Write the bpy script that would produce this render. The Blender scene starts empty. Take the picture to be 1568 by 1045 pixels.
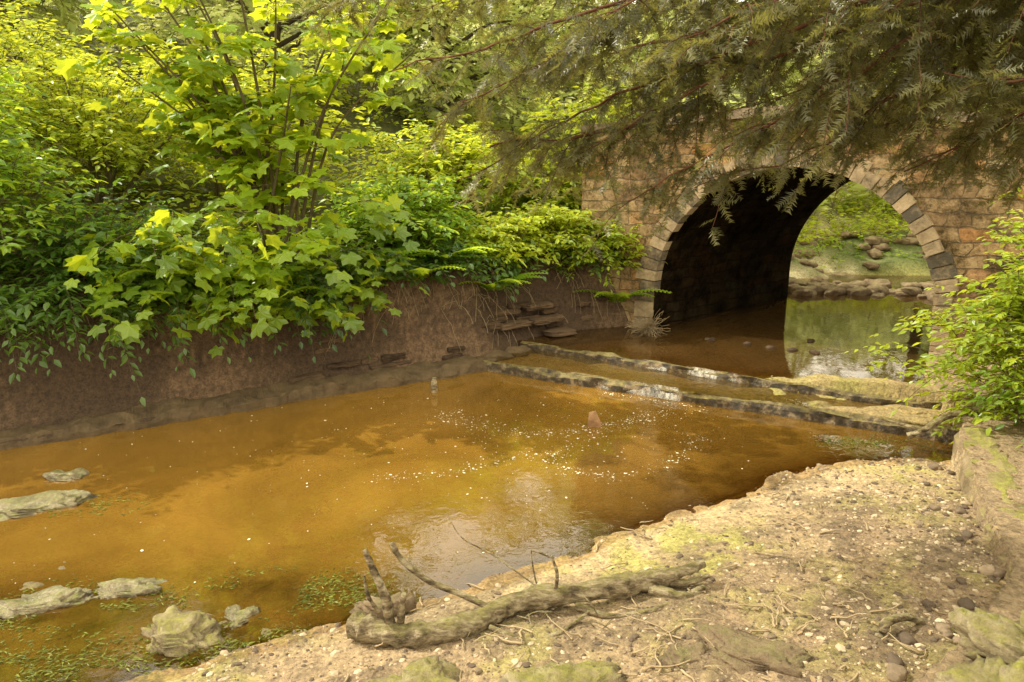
import bpy, math, numpy as np, bmesh
from mathutils import Vector
R = np.random.default_rng(7)
scene = bpy.context.scene
def nrm(a):
    return a/np.maximum(np.linalg.norm(a,axis=-1,keepdims=True),1e-9)
def sm(x,a,b):
    t=np.clip((x-a)/(b-a),0,1); return t*t*(3-2*t)
_G = np.random.default_rng(3).random((256,256))
def vn(x,y):
    xi=np.floor(x).astype(int); yi=np.floor(y).astype(int)
    fx=x-xi; fy=y-yi; fx=fx*fx*(3-2*fx); fy=fy*fy*(3-2*fy)
    g=lambda a,b:_G[a%256,b%256]
    return (g(xi,yi)*(1-fx)+g(xi+1,yi)*fx)*(1-fy)+(g(xi,yi+1)*(1-fx)+g(xi+1,yi+1)*fx)*fy
def fbm(x,y,o=4):
    s=0;a=.5
    for i in range(o):
        s=s+a*(vn(x*2**i+17*i,y*2**i+5*i)-.5); a*=.5
    return s*2
class MB:
    def __init__(s): s.V=[];s.L=[];s.T=[];s.M=[];s.S=[];s.A=[];s.U=[];s.C=[];s.n=0
    def add(s,V,F,mat=0,var=.5,uvw=None,smooth=False,col=None):
        V=np.asarray(V,float).reshape(-1,3); F=np.asarray(F,int)
        s.V.append(V); s.L.append((F+s.n).ravel()); s.T.append(np.full(len(F),F.shape[1]))
        s.M.append(np.full(len(F),mat)); s.S.append(np.full(len(F),smooth))
        s.A.append(np.broadcast_to(np.asarray(var,float),(len(V),)).copy())
        s.U.append(V if uvw is None else np.asarray(uvw,float).reshape(-1,3))
        s.C.append(np.ones((len(V),3)) if col is None else col)
        s.n+=len(V)
    def build(s,name,mats,parent=None):
        V=np.concatenate(s.V);L=np.concatenate(s.L);T=np.concatenate(s.T)
        me=bpy.data.meshes.new(name)
        me.vertices.add(len(V)); me.vertices.foreach_set('co',V.ravel())
        me.loops.add(len(L)); me.loops.foreach_set('vertex_index',L)
        me.polygons.add(len(T)); st=np.concatenate([[0],np.cumsum(T)[:-1]])
        me.polygons.foreach_set('loop_start',st)
        for m in mats: me.materials.append(m)
        me.polygons.foreach_set('material_index',np.concatenate(s.M))
        me.polygons.foreach_set('use_smooth',np.concatenate(s.S).astype(bool))
        a=me.attributes.new('var','FLOAT','POINT'); a.data.foreach_set('value',np.concatenate(s.A))
        a=me.attributes.new('uvw','FLOAT_VECTOR','POINT'); a.data.foreach_set('vector',np.concatenate(s.U).ravel())
        C=np.concatenate(s.C); 
        a=me.attributes.new('gcol','FLOAT_COLOR','POINT'); a.data.foreach_set('color',np.hstack([C,np.ones((len(C),1))]).ravel())
        me.update(calc_edges=True); me.validate()
        o=bpy.data.objects.new(name,me); scene.collection.objects.link(o)
        if parent: o.parent=parent
        return o
def tri_leaf():
    T=np.array([[0,0,0],[.35,.24,.05],[.7,.17,.0],[1,0,-.12],[.7,-.17,.0],[.35,-.24,.05],[.5,0,-.03]])
    F=np.array([[0,6,1],[1,6,2],[2,6,3],[3,6,4],[4,6,5],[5,6,0]]); return T,F
def quad_leaf():
    return np.array([[0,0,0],[.45,.27,.04],[1,0,-.1],[.45,-.27,.04]]),np.array([[0,3,2,1]])
def syc_leaf():
    an=np.radians([180,140,112,92,70,56,40,27,12,0,-12,-27,-40,-56,-70,-92,-112,-140])
    ra=np.array([.16,.34,.46,.38,.50,.64,.50,.44,.56,.72,.56,.44,.50,.64,.50,.38,.46,.34])
    x=.3+ra*np.cos(an); y=ra*np.sin(an); z=-.35*ra**2+.05*np.cos(5*an)
    T=np.vstack([[[.3,0,.0]],np.stack([x,y,z],1)]); n=len(an)
    F=np.array([[0,1+(i+1)%n,1+i] for i in range(n)]); return T,F
def fern_leaf():
    V=[];F=[]
    for i in range(16):
        t=.08+.9*i/16; L=.22*math.sin(math.pi*min(1,(t*.85+.15)))*(1.05-t*.6)+.02; z=.35*t-.6*t*t
        for sgn in (1,-1):
            b=len(V); V+= [[t,0,z],[t-.005,sgn*L*.5,z],[t+.05,sgn*L,z-.04],[t+.055,0,z]]; F.append([b,b+1,b+2,b+3])
    return np.array(V),np.array(F)
def spray():
    V=[];F=[]; r=np.random.default_rng(5)
    n=11
    for i in range(n):
        t=.04+.96*i/n
        for sgn in (1,-1):
            b=len(V); l=.25*(1-.4*t**3)*r.uniform(.6,1.2); k=r.uniform(.25,.9)
            V+=[[t,0,0],[t+.065,0,0],[t+.03+l*k,sgn*l,r.uniform(-.10,.10)]]; F.append([b,b+1,b+2])
    b=len(V); V+=[[0,.012,0],[0,-.012,0],[1,0,0]]; F.append([b,b+1,b+2])
    return np.array(V),np.array(F)
TL,QL,SL,FL,SP=tri_leaf(),quad_leaf(),syc_leaf(),fern_leaf(),spray()
def inst(mb,tmpl,P,D,N,S,mat,var,width=1.0):
    T,F=tmpl; X=nrm(D); Z=N-(N*X).sum(-1,keepdims=True)*X; Z=nrm(Z); Y=np.cross(Z,X)
    S=np.broadcast_to(np.asarray(S,float),(len(P),))
    V=P[:,None,:]+S[:,None,None]*(T[None,:,0:1]*X[:,None,:]+width*T[None,:,1:2]*Y[:,None,:]+T[None,:,2:3]*Z[:,None,:])
    k=len(T); FF=(F[None]+ (np.arange(len(P))*k)[:,None,None]).reshape(-1,F.shape[1])
    var=np.repeat(np.broadcast_to(var,(len(P),)),k)
    mb.add(V.reshape(-1,3),FF,mat,var)
def tubes(mb,P,r,k=4,mat=1,var=.5,smooth=True,rn=0):
    P=np.asarray(P,float); 
    if P.ndim==2: P=P[None]
    n,m,_=P.shape; r=np.broadcast_to(np.asarray(r,float),(n,m))
    t=nrm(np.gradient(P,axis=1)); ref=np.where(np.abs(t[...,2:3])>.8,np.array([1.,0.1,0]),np.array([0.,0.1,1.]))
    a=nrm(np.cross(t,ref)); b=np.cross(t,a)
    th=np.arange(k)*2*math.pi/k
    rr=r[...,None]*np.ones(k)
    if rn: rr=rr*(1+rn*(R.random((n,m,k))-.5))
    V=P[:,:,None,:]+rr[...,None]*(np.cos(th)[:,None]*a[:,:,None,:]+np.sin(th)[:,None]*b[:,:,None,:])
    i=np.arange(m-1)[:,None]*k; j=np.arange(k)[None]; j2=(j+1)%k
    F=np.stack([i+j,i+j2,i+k+j2,i+k+j],-1).reshape(-1,4)
    F=(F[None]+(np.arange(n)*m*k)[:,None,None]).reshape(-1,4)
    mb.add(V.reshape(-1,3),F,mat,var,smooth=smooth)
    if k>4:
        for q in range(n):
            mb.add(V[q,0],np.array([list(range(k))]),mat,var); mb.add(V[q,-1],np.array([list(range(k))[::-1]]),mat,var)
def smooth_line(pts,n):
    pts=np.asarray(pts,float); p=np.vstack([2*pts[0]-pts[1],pts,2*pts[-1]-pts[-2]])
    m=len(pts)-1; u=np.linspace(0,m-1e-6,n); i=u.astype(int); f=(u-i)[:,None]
    a,b,c,d=p[i],p[i+1],p[i+2],p[i+3]
    return .5*((2*b)+(c-a)*f+(2*a-5*b+4*c-d)*f*f+(3*b-a-3*c+d)*f**3)
def newmat(name):
    m=bpy.data.materials.new(name); m.use_nodes=True; nt=m.node_tree; nt.nodes.clear()
    return m,nt,nt.nodes,nt.links
def N(nt,t,**k):
    n=nt.nodes.new(t)
    for a,b in k.items():
        if a in n.inputs.keys(): n.inputs[a].default_value=b
        else: setattr(n,a,b)
    return n
def ramp(nt,stops):
    r=nt.nodes.new('ShaderNodeValToRGB'); e=r.color_ramp.elements
    e[0].position=stops[0][0]; e[0].color=(*stops[0][1],1); e[1].position=stops[-1][0]; e[1].color=(*stops[-1][1],1)
    for p,c in stops[1:-1]:
        q=e.new(p); q.color=(*c,1)
    return r
def leafmat(name,c0,c1,tr,tf=.5,rough=.38,cl=.8,gf=.045):
    m,nt,ns,l=newmat(name)
    at=N(nt,'ShaderNodeAttribute',attribute_name='var')
    tc=N(nt,'ShaderNodeTexCoord'); nz=N(nt,'ShaderNodeTexNoise',Scale=cl,Detail=1.0)
    l.new(tc.outputs['Object'],nz.inputs['Vector'])
    mt=N(nt,'ShaderNodeMath',operation='MULTIPLY_ADD'); l.new(nz.outputs[0],mt.inputs[0]); mt.inputs[1].default_value=1.5
    ms=N(nt,'ShaderNodeMath',operation='SUBTRACT'); l.new(at.outputs['Fac'],ms.inputs[0]); ms.inputs[1].default_value=.75
    l.new(ms.outputs[0],mt.inputs[2]); mt.use_clamp=True
    cr=ramp(nt,[(0,c0),(1,c1)]); l.new(mt.outputs[0],cr.inputs[0])
    tr0=tuple(x*.55 for x in tr); ct=ramp(nt,[(0,tr0),(1,tr)]); l.new(mt.outputs[0],ct.inputs[0])
    p=N(nt,'ShaderNodeBsdfDiffuse')
    l.new(cr.outputs[0],p.inputs[0])
    t=N(nt,'ShaderNodeBsdfTranslucent'); l.new(ct.outputs[0],t.inputs[0])
    mx=N(nt,'ShaderNodeMixShader'); mx.inputs[0].default_value=tf
    l.new(p.outputs[0],mx.inputs[1]); l.new(t.outputs[0],mx.inputs[2])
    g=N(nt,'ShaderNodeBsdfGlossy',Roughness=rough); m2=N(nt,'ShaderNodeMixShader'); m2.inputs[0].default_value=gf
    l.new(mx.outputs[0],m2.inputs[1]); l.new(g.outputs[0],m2.inputs[2])
    o=N(nt,'ShaderNodeOutputMaterial'); l.new(m2.outputs[0],o.inputs[0]); return m
def roughmat(name,stops,scale=6,rough=.85,bump=.3,bs=30,moss=None,mosslev=.5,spec=.3,usevar=0,stretch=(1,1,1)):
    m,nt,ns,l=newmat(name)
    tc=N(nt,'ShaderNodeTexCoord'); mp=N(nt,'ShaderNodeMapping'); mp.inputs['Scale'].default_value=stretch
    l.new(tc.outputs['Object'],mp.inputs[0])
    nz=N(nt,'ShaderNodeTexNoise',Scale=scale,Detail=8.0,Roughness=.7); l.new(mp.outputs[0],nz.inputs['Vector'])
    fac=nz.outputs[0]
    if usevar:
        at=N(nt,'ShaderNodeAttribute',attribute_name='var')
        a=N(nt,'ShaderNodeMath',operation='MULTIPLY_ADD'); l.new(at.outputs['Fac'],a.inputs[0]); a.inputs[1].default_value=usevar
        b=N(nt,'ShaderNodeMath',operation='SUBTRACT'); l.new(fac,b.inputs[0]); b.inputs[1].default_value=usevar*.5; l.new(b.outputs[0],a.inputs[2]); fac=a.outputs[0]
    cr=ramp(nt,stops); l.new(fac,cr.inputs[0]); col=cr.outputs[0]
    nb=N(nt,'ShaderNodeTexNoise',Scale=bs,Detail=8.0,Roughness=.75); l.new(mp.outputs[0],nb.inputs['Vector'])
    if moss:
        g=N(nt,'ShaderNodeNewGeometry'); sx=N(nt,'ShaderNodeSeparateXYZ'); l.new(g.outputs['Normal'],sx.inputs[0])
        n2=N(nt,'ShaderNodeTexNoise',Scale=scale*1.7,Detail=9.0,Roughness=.75); l.new(tc.outputs['Object'],n2.inputs['Vector'])
        ad=N(nt,'ShaderNodeMath',operation='MULTIPLY_ADD'); l.new(sx.outputs[2],ad.inputs[0]); ad.inputs[1].default_value=.4; l.new(n2.outputs[0],ad.inputs[2])
        mr=N(nt,'ShaderNodeMapRange'); l.new(ad.outputs[0],mr.inputs[0]); mr.inputs[1].default_value=1.1-mosslev; mr.inputs[2].default_value=1.4-mosslev
        cm=ramp(nt,[(.35,tuple(c*.45 for c in moss)),(.65,tuple(c*1.3 for c in moss))]); l.new(nb.outputs[0],cm.inputs[0])
        mx=N(nt,'ShaderNodeMixRGB'); l.new(mr.outputs[0],mx.inputs[0]); l.new(col,mx.inputs[1]); l.new(cm.outputs[0],mx.inputs[2]); col=mx.outputs[0]
    p=N(nt,'ShaderNodeBsdfPrincipled',Roughness=rough); p.inputs['Specular IOR Level'].default_value=spec; l.new(col,p.inputs['Base Color'])
    bp=N(nt,'ShaderNodeBump',Strength=bump,Distance=.03); l.new(nb.outputs[0],bp.inputs['Height']); l.new(bp.outputs[0],p.inputs['Normal'])
    o=N(nt,'ShaderNodeOutputMaterial'); l.new(p.outputs[0],o.inputs[0]); return m
M_br=leafmat('leaf_bright',(.16,.27,.012),(.42,.54,.04),(.98,.99,.08),.5)
M_syc=leafmat('leaf_sycamore',(.09,.20,.015),(.28,.45,.03),(.94,.99,.05),.52)
M_mid=leafmat('leaf_mid',(.06,.16,.015),(.23,.39,.03),(.78,.95,.06))
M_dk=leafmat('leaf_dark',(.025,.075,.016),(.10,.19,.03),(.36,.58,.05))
M_far=leafmat('leaf_far_haze',(.30,.40,.08),(.62,.70,.22),(.98,.99,.40),.5,cl=.35)  # distant leaves: colours lifted pale so the haze is painted in
M_yew=leafmat('yew_needles',(.05,.06,.026),(.18,.18,.07),(.44,.41,.08),.42,.4,gf=.05)
M_bark=roughmat('bark',[(.3,(.05,.035,.022)),(.7,(.13,.10,.07))],8,.9,.5,40,moss=(.07,.09,.02),mosslev=.3)
M_yb=roughmat('yew_bark',[(.3,(.06,.024,.014)),(.7,(.20,.09,.05))],10,.85,.4,50)
M_stem=roughmat('stem',[(.3,(.07,.06,.03)),(.7,(.16,.13,.07))],10,.8,.1)
M_dry=roughmat('dry_stem',[(.3,(.25,.18,.1)),(.7,(.42,.33,.2))],10,.8,.1)
M_log=roughmat('log_bark',[(.38,(.09,.065,.035)),(.5,(.31,.24,.14)),(.62,(.64,.54,.35))],9,.9,1.0,30,moss=(.32,.29,.09),mosslev=.36,stretch=(1,3,3))
M_rock=roughmat('mossy_rock',[(.3,(.14,.10,.055)),(.5,(.36,.29,.17)),(.7,(.58,.50,.31))],8,.85,1.0,28,moss=(.29,.28,.06),mosslev=.38)
M_wrock=roughmat('wet_rock',[(.35,(.08,.06,.03)),(.5,(.27,.21,.12)),(.65,(.50,.44,.28))],10,.4,1.0,30,moss=(.22,.22,.045),mosslev=.38,spec=.6)
M_sub=roughmat('submerged_stone',[(.3,(.06,.045,.02)),(.7,(.22,.17,.07))],8,.6,.6,28)
M_rockb=roughmat('brown_rock',[(.3,(.12,.08,.05)),(.7,(.38,.28,.17))],7,.85,1.0,25,moss=(.24,.23,.08),mosslev=.3)
M_slab=roughmat('bank_stone',[(.3,(.045,.028,.017)),(.7,(.17,.11,.065))],6,.85,1.0,22,usevar=.3)
M_peb=roughmat('pebble',[(.2,(.11,.08,.055)),(.5,(.30,.225,.145)),(.8,(.54,.44,.30))],3,.8,.3,60,usevar=1.0)
M_weir=roughmat('wet_stone',[(.35,(.022,.016,.01)),(.5,(.085,.06,.032)),(.62,(.34,.25,.14))],12,.35,1.0,25,moss=(.27,.22,.06),mosslev=.42,spec=.6)
M_ledge=roughmat('ledge_stone',[(.3,(.05,.033,.018)),(.7,(.20,.14,.075))],5,.7,1.0,20)
M_kerb=roughmat('kerb_stone',[(.3,(.15,.115,.065)),(.55,(.36,.275,.16)),(.75,(.56,.46,.29))],6,.6,1.0,30,moss=(.36,.36,.07),mosslev=.38)
M_litter=leafmat('litter_leaf',(.16,.09,.04),(.42,.30,.15),(.3,.2,.08),.15,.7)
M_weed=leafmat('algae',(.08,.10,.015),(.26,.28,.05),(.25,.30,.04),.2,.4,cl=4,gf=.03)
M_coping=roughmat('coping_stone',[(.3,(.15,.11,.08)),(.7,(.40,.31,.21))],5,.9,.9,25,usevar=.5,moss=(.13,.14,.04),mosslev=.45)
mf,nt,ns,l=newmat('foam'); p=N(nt,'ShaderNodeBsdfDiffuse'); p.inputs[0].default_value=(.72,.68,.54,1); o=N(nt,'ShaderNodeOutputMaterial'); l.new(p.outputs[0],o.inputs[0]); M_foam=mf
mf,nt,ns,l=newmat('falling_water'); tc=N(nt,'ShaderNodeTexCoord'); mp=N(nt,'ShaderNodeMapping'); mp.inputs['Scale'].default_value=(38,38,7); l.new(tc.outputs['Object'],mp.inputs[0])
nz=N(nt,'ShaderNodeTexNoise',Scale=1.0,Detail=5.0,Roughness=.7); l.new(mp.outputs[0],nz.inputs['Vector']); mr=N(nt,'ShaderNodeMapRange'); l.new(nz.outputs[0],mr.inputs[0]); mr.inputs[1].default_value=.42; mr.inputs[2].default_value=.80
at=N(nt,'ShaderNodeAttribute',attribute_name='var'); mm=N(nt,'ShaderNodeMath',operation='MULTIPLY'); l.new(mr.outputs[0],mm.inputs[0]); l.new(at.outputs['Fac'],mm.inputs[1])
g=N(nt,'ShaderNodeBsdfGlossy',Roughness=.2); tr=N(nt,'ShaderNodeBsdfTransparent'); tr.inputs[0].default_value=(.95,.9,.8,1)
mg=N(nt,'ShaderNodeMath',operation='MULTIPLY'); l.new(at.outputs['Fac'],mg.inputs[0]); mg.inputs[1].default_value=.12
m1=N(nt,'ShaderNodeMixShader'); l.new(mg.outputs[0],m1.inputs[0]); l.new(tr.outputs[0],m1.inputs[1]); l.new(g.outputs[0],m1.inputs[2])
d=N(nt,'ShaderNodeBsdfDiffuse'); d.inputs[0].default_value=(.85,.82,.72,1); m2=N(nt,'ShaderNodeMixShader'); l.new(mm.outputs[0],m2.inputs[0]); l.new(m1.outputs[0],m2.inputs[1]); l.new(d.outputs[0],m2.inputs[2])
o=N(nt,'ShaderNodeOutputMaterial'); l.new(m2.outputs[0],o.inputs[0]); M_fall=mf
def watermat(name,body,tint,k,bumps,b2=.12,ior=1.5):
    m,nt,ns,l=newmat(name)
    at=N(nt,'ShaderNodeAttribute',attribute_name='var')
    tc=N(nt,'ShaderNodeTexCoord')
    nz=N(nt,'ShaderNodeTexNoise',Scale=13.0,Detail=3.0,Distortion=.6); l.new(tc.outputs['Object'],nz.inputs['Vector'])
    n2=N(nt,'ShaderNodeTexNoise',Scale=1.6,Detail=2.0); l.new(tc.outputs['Object'],n2.inputs['Vector'])
    bp=N(nt,'ShaderNodeBump',Strength=bumps,Distance=.01); l.new(nz.outputs[0],bp.inputs['Height'])
    bp2=N(nt,'ShaderNodeBump',Strength=b2,Distance=.05); l.new(n2.outputs[0],bp2.inputs['Height']); l.new(bp.outputs[0],bp2.inputs['Normal'])
    fr=N(nt,'ShaderNodeFresnel',IOR=ior); l.new(bp2.outputs[0],fr.inputs['Normal'])
    gl=N(nt,'ShaderNodeBsdfGlossy',Roughness=.01); gl.inputs[0].default_value=(1,1,1,1); l.new(bp2.outputs[0],gl.inputs['Normal'])
    df=N(nt,'ShaderNodeBsdfDiffuse'); 
    n3=N(nt,'ShaderNodeTexNoise',Scale=.9,Detail=7.0,Roughness=.65,Distortion=.8); l.new(tc.outputs['Object'],n3.inputs['Vector'])
    cr=ramp(nt,[(.3,tuple(c*.6 for c in body)),(.7,tuple(c*1.15 for c in body))]); l.new(n3.outputs[0],cr.inputs[0]); l.new(cr.outputs[0],df.inputs[0])
    tr=N(nt,'ShaderNodeBsdfTransparent'); tr.inputs[0].default_value=(*tint,1)
    mu=N(nt,'ShaderNodeMath',operation='MULTIPLY'); l.new(at.outputs['Fac'],mu.inputs[0]); mu.inputs[1].default_value=-k
    ex=N(nt,'ShaderNodeMath',operation='EXPONENT'); l.new(mu.outputs[0],ex.inputs[0])
    m1=N(nt,'ShaderNodeMixShader'); l.new(ex.outputs[0],m1.inputs[0]); l.new(df.outputs[0],m1.inputs[1]); l.new(tr.outputs[0],m1.inputs[2])
    m2=N(nt,'ShaderNodeMixShader'); l.new(fr.outputs[0],m2.inputs[0]); l.new(m1.outputs[0],m2.inputs[1]); l.new(gl.outputs[0],m2.inputs[2])
    o=N(nt,'ShaderNodeOutputMaterial'); l.new(m2.outputs[0],o.inputs[0]); return m
M_w=watermat('amber_water',(.27,.145,.024),(.88,.70,.36),4.0,.11,.05,1.65)
M_w2=watermat('shallow_water',(.28,.19,.07),(.90,.78,.50),6.0,.8)
M_w3=watermat('still_water',(.10,.055,.018),(.85,.66,.35),7.0,.06,.04)
m,nt,ns,l=newmat('ground'); at=N(nt,'ShaderNodeAttribute',attribute_name='gcol'); tc=N(nt,'ShaderNodeTexCoord')
n1=N(nt,'ShaderNodeTexNoise',Scale=24.0,Detail=10.0,Roughness=.8); l.new(tc.outputs['Object'],n1.inputs['Vector'])
n2=N(nt,'ShaderNodeTexVoronoi',Scale=70.0); l.new(tc.outputs['Object'],n2.inputs['Vector'])
c1=ramp(nt,[(.32,(.36,.32,.27)),(.5,(1,1,1)),(.68,(1.45,1.4,1.3))]); l.new(n1.outputs[0],c1.inputs[0])
mx=N(nt,'ShaderNodeMixRGB',blend_type='MULTIPLY'); mx.inputs[0].default_value=1; l.new(at.outputs['Color'],mx.inputs[1]); l.new(c1.outputs[0],mx.inputs[2])
c2=ramp(nt,[(.0,(.6,.57,.55)),(1,(1.3,1.3,1.3))]); l.new(n2.outputs['Color'],c2.inputs[0])
mx2=N(nt,'ShaderNodeMixRGB',blend_type='MULTIPLY'); mx2.inputs[0].default_value=.8; l.new(mx.outputs[0],mx2.inputs[1]); l.new(c2.outputs[0],mx2.inputs[2])
p=N(nt,'ShaderNodeBsdfPrincipled',Roughness=.85); l.new(mx2.outputs[0],p.inputs['Base Color'])
b1=N(nt,'ShaderNodeBump',Strength=.9,Distance=.03); l.new(n1.outputs[0],b1.inputs['Height'])
b2=N(nt,'ShaderNodeBump',Strength=.6,Distance=.007,invert=True); l.new(n2.outputs['Distance'],b2.inputs['Height']); l.new(b1.outputs[0],b2.inputs['Normal']); l.new(b2.outputs[0],p.inputs['Normal'])
o=N(nt,'ShaderNodeOutputMaterial'); l.new(p.outputs[0],o.inputs[0]); M_ground=m
def masonry(name,dark=1.0,spec=.25):
    m,nt,ns,l=newmat(name); at=N(nt,'ShaderNodeAttribute',attribute_name='uvw'); tc=N(nt,'ShaderNodeTexCoord')
    nw=N(nt,'ShaderNodeTexNoise',Scale=3.5,Detail=5.0); l.new(tc.outputs['Object'],nw.inputs['Vector'])
    va=N(nt,'ShaderNodeVectorMath',operation='MULTIPLY_ADD'); l.new(nw.outputs['Color'],va.inputs[0]); va.inputs[1].default_value=(.32,.14,0); l.new(at.outputs['Vector'],va.inputs[2])
    bt=N(nt,'ShaderNodeTexBrick',Scale=1.0); l.new(va.outputs[0],bt.inputs['Vector'])
    for k,v in (('Mortar Size',.010),('Brick Width',.26),('Row Height',.13),('Bias',0),('Mortar Smooth',.9)): bt.inputs[k].default_value=v
    bt.inputs['Color1'].default_value=(0,0,0,1); bt.inputs['Color2'].default_value=(1,1,1,1); bt.inputs['Mortar'].default_value=(.4,.4,.4,1)
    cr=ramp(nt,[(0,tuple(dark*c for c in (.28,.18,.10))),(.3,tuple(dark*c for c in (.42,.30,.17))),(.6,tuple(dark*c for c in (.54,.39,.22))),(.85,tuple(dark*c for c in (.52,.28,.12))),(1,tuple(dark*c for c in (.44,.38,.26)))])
    l.new(bt.outputs['Color'],cr.inputs[0])
    n1=N(nt,'ShaderNodeTexNoise',Scale=3.6,Detail=12.0,Roughness=.8); l.new(tc.outputs['Object'],n1.inputs['Vector'])
    c1=ramp(nt,[(.40,(.18,.17,.11)),(.50,(.75,.72,.64)),(.58,(1.1,1.1,1.05)),(.7,(1.5,1.45,1.3))]); l.new(n1.outputs[0],c1.inputs[0])
    mx=N(nt,'ShaderNodeMixRGB',blend_type='MULTIPLY'); mx.inputs[0].default_value=1; l.new(cr.outputs[0],mx.inputs[1]); l.new(c1.outputs[0],mx.inputs[2])
    mf_=N(nt,'ShaderNodeMath',operation='MULTIPLY'); l.new(bt.outputs['Fac'],mf_.inputs[0]); mf_.inputs[1].default_value=.65
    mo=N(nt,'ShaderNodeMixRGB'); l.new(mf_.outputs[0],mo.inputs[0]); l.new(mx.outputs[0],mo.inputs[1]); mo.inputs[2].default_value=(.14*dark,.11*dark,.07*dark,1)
    p=N(nt,'ShaderNodeBsdfPrincipled',Roughness=.95); p.inputs['Specular IOR Level'].default_value=spec; l.new(mo.outputs[0],p.inputs['Base Color'])
    b1=N(nt,'ShaderNodeBump',Strength=.8,Distance=.025,invert=True); l.new(bt.outputs['Fac'],b1.inputs['Height'])
    b2=N(nt,'ShaderNodeBump',Strength=1.0,Distance=.07); l.new(n1.outputs[0],b2.inputs['Height']); l.new(b1.outputs[0],b2.inputs['Normal']); l.new(b2.outputs[0],p.inputs['Normal'])
    o=N(nt,'ShaderNodeOutputMaterial'); l.new(p.outputs[0],o.inputs[0]); return m
M_face=masonry('bridge_masonry'); M_barrel=masonry('shaded_barrel_masonry',.06,.02)  # barrel: same masonry, shade under the arch painted in by darkening the colour
M_vous=roughmat('voussoir_stone',[(.3,(.11,.095,.07)),(.5,(.34,.26,.16)),(.75,(.56,.43,.27))],9,.9,1.0,22,usevar=.5)
Lp=np.array([(-12,.4),(-3.86,5.2),(-.13,7.4),(.66,8.1),(1.66,8.5),(3.9,10.3),(4.3,11.4),(5.5,12.3),(8,12.5),(14,12)],float)
Rp=np.array([(14,9.5),(9,9.3),(6.4,8.9),(4.15,7.1),(3.85,6.6),(3.6,5.95),(3.5,5.35),(3.15,4.9),(2.8,4.1),(2.42,3.2),(2.0,2.75),(1.4,2.3),(.6,1.9),(-1.5,1.5),(-12,-3)],float)
def dpl(x,y,P):
    best=np.full(x.shape,1e9)
    for a,b in zip(P[:-1],P[1:]):
        d=b-a; t=np.clip(((x-a[0])*d[0]+(y-a[1])*d[1])/(d@d),0,1)
        best=np.minimum(best,np.hypot(x-a[0]-t*d[0],y-a[1]-t*d[1]))
    return best
def inside(x,y):
    P=np.vstack([Lp,Rp]); c=np.zeros(x.shape,bool)
    for i in range(len(P)):
        a=P[i];b=P[(i+1)%len(P)]
        if a[1]==b[1]: continue
        cond=((a[1]>y)!=(b[1]>y))&(x<(b[0]-a[0])*(y-a[1])/(b[1]-a[1])+a[0]); c^=cond
    return c
SHX=[-12,-3,-1.6,-1.09,-.72,-.085,.44,.87,1.35,1.91,2.46,3.0,3.5]
SHY=[-1,2.2,2.69,2.95,3.2,3.55,3.85,4.13,4.44,4.80,5.0,5.08,5.1]
yw1=lambda x:7.25-.5205*(x+.15)
yw2=lambda x:np.interp(x,[-.1,.2,.55,2.5,3.55,6],[8.0,7.8,7.6,6.38,5.85,4.8])
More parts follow.
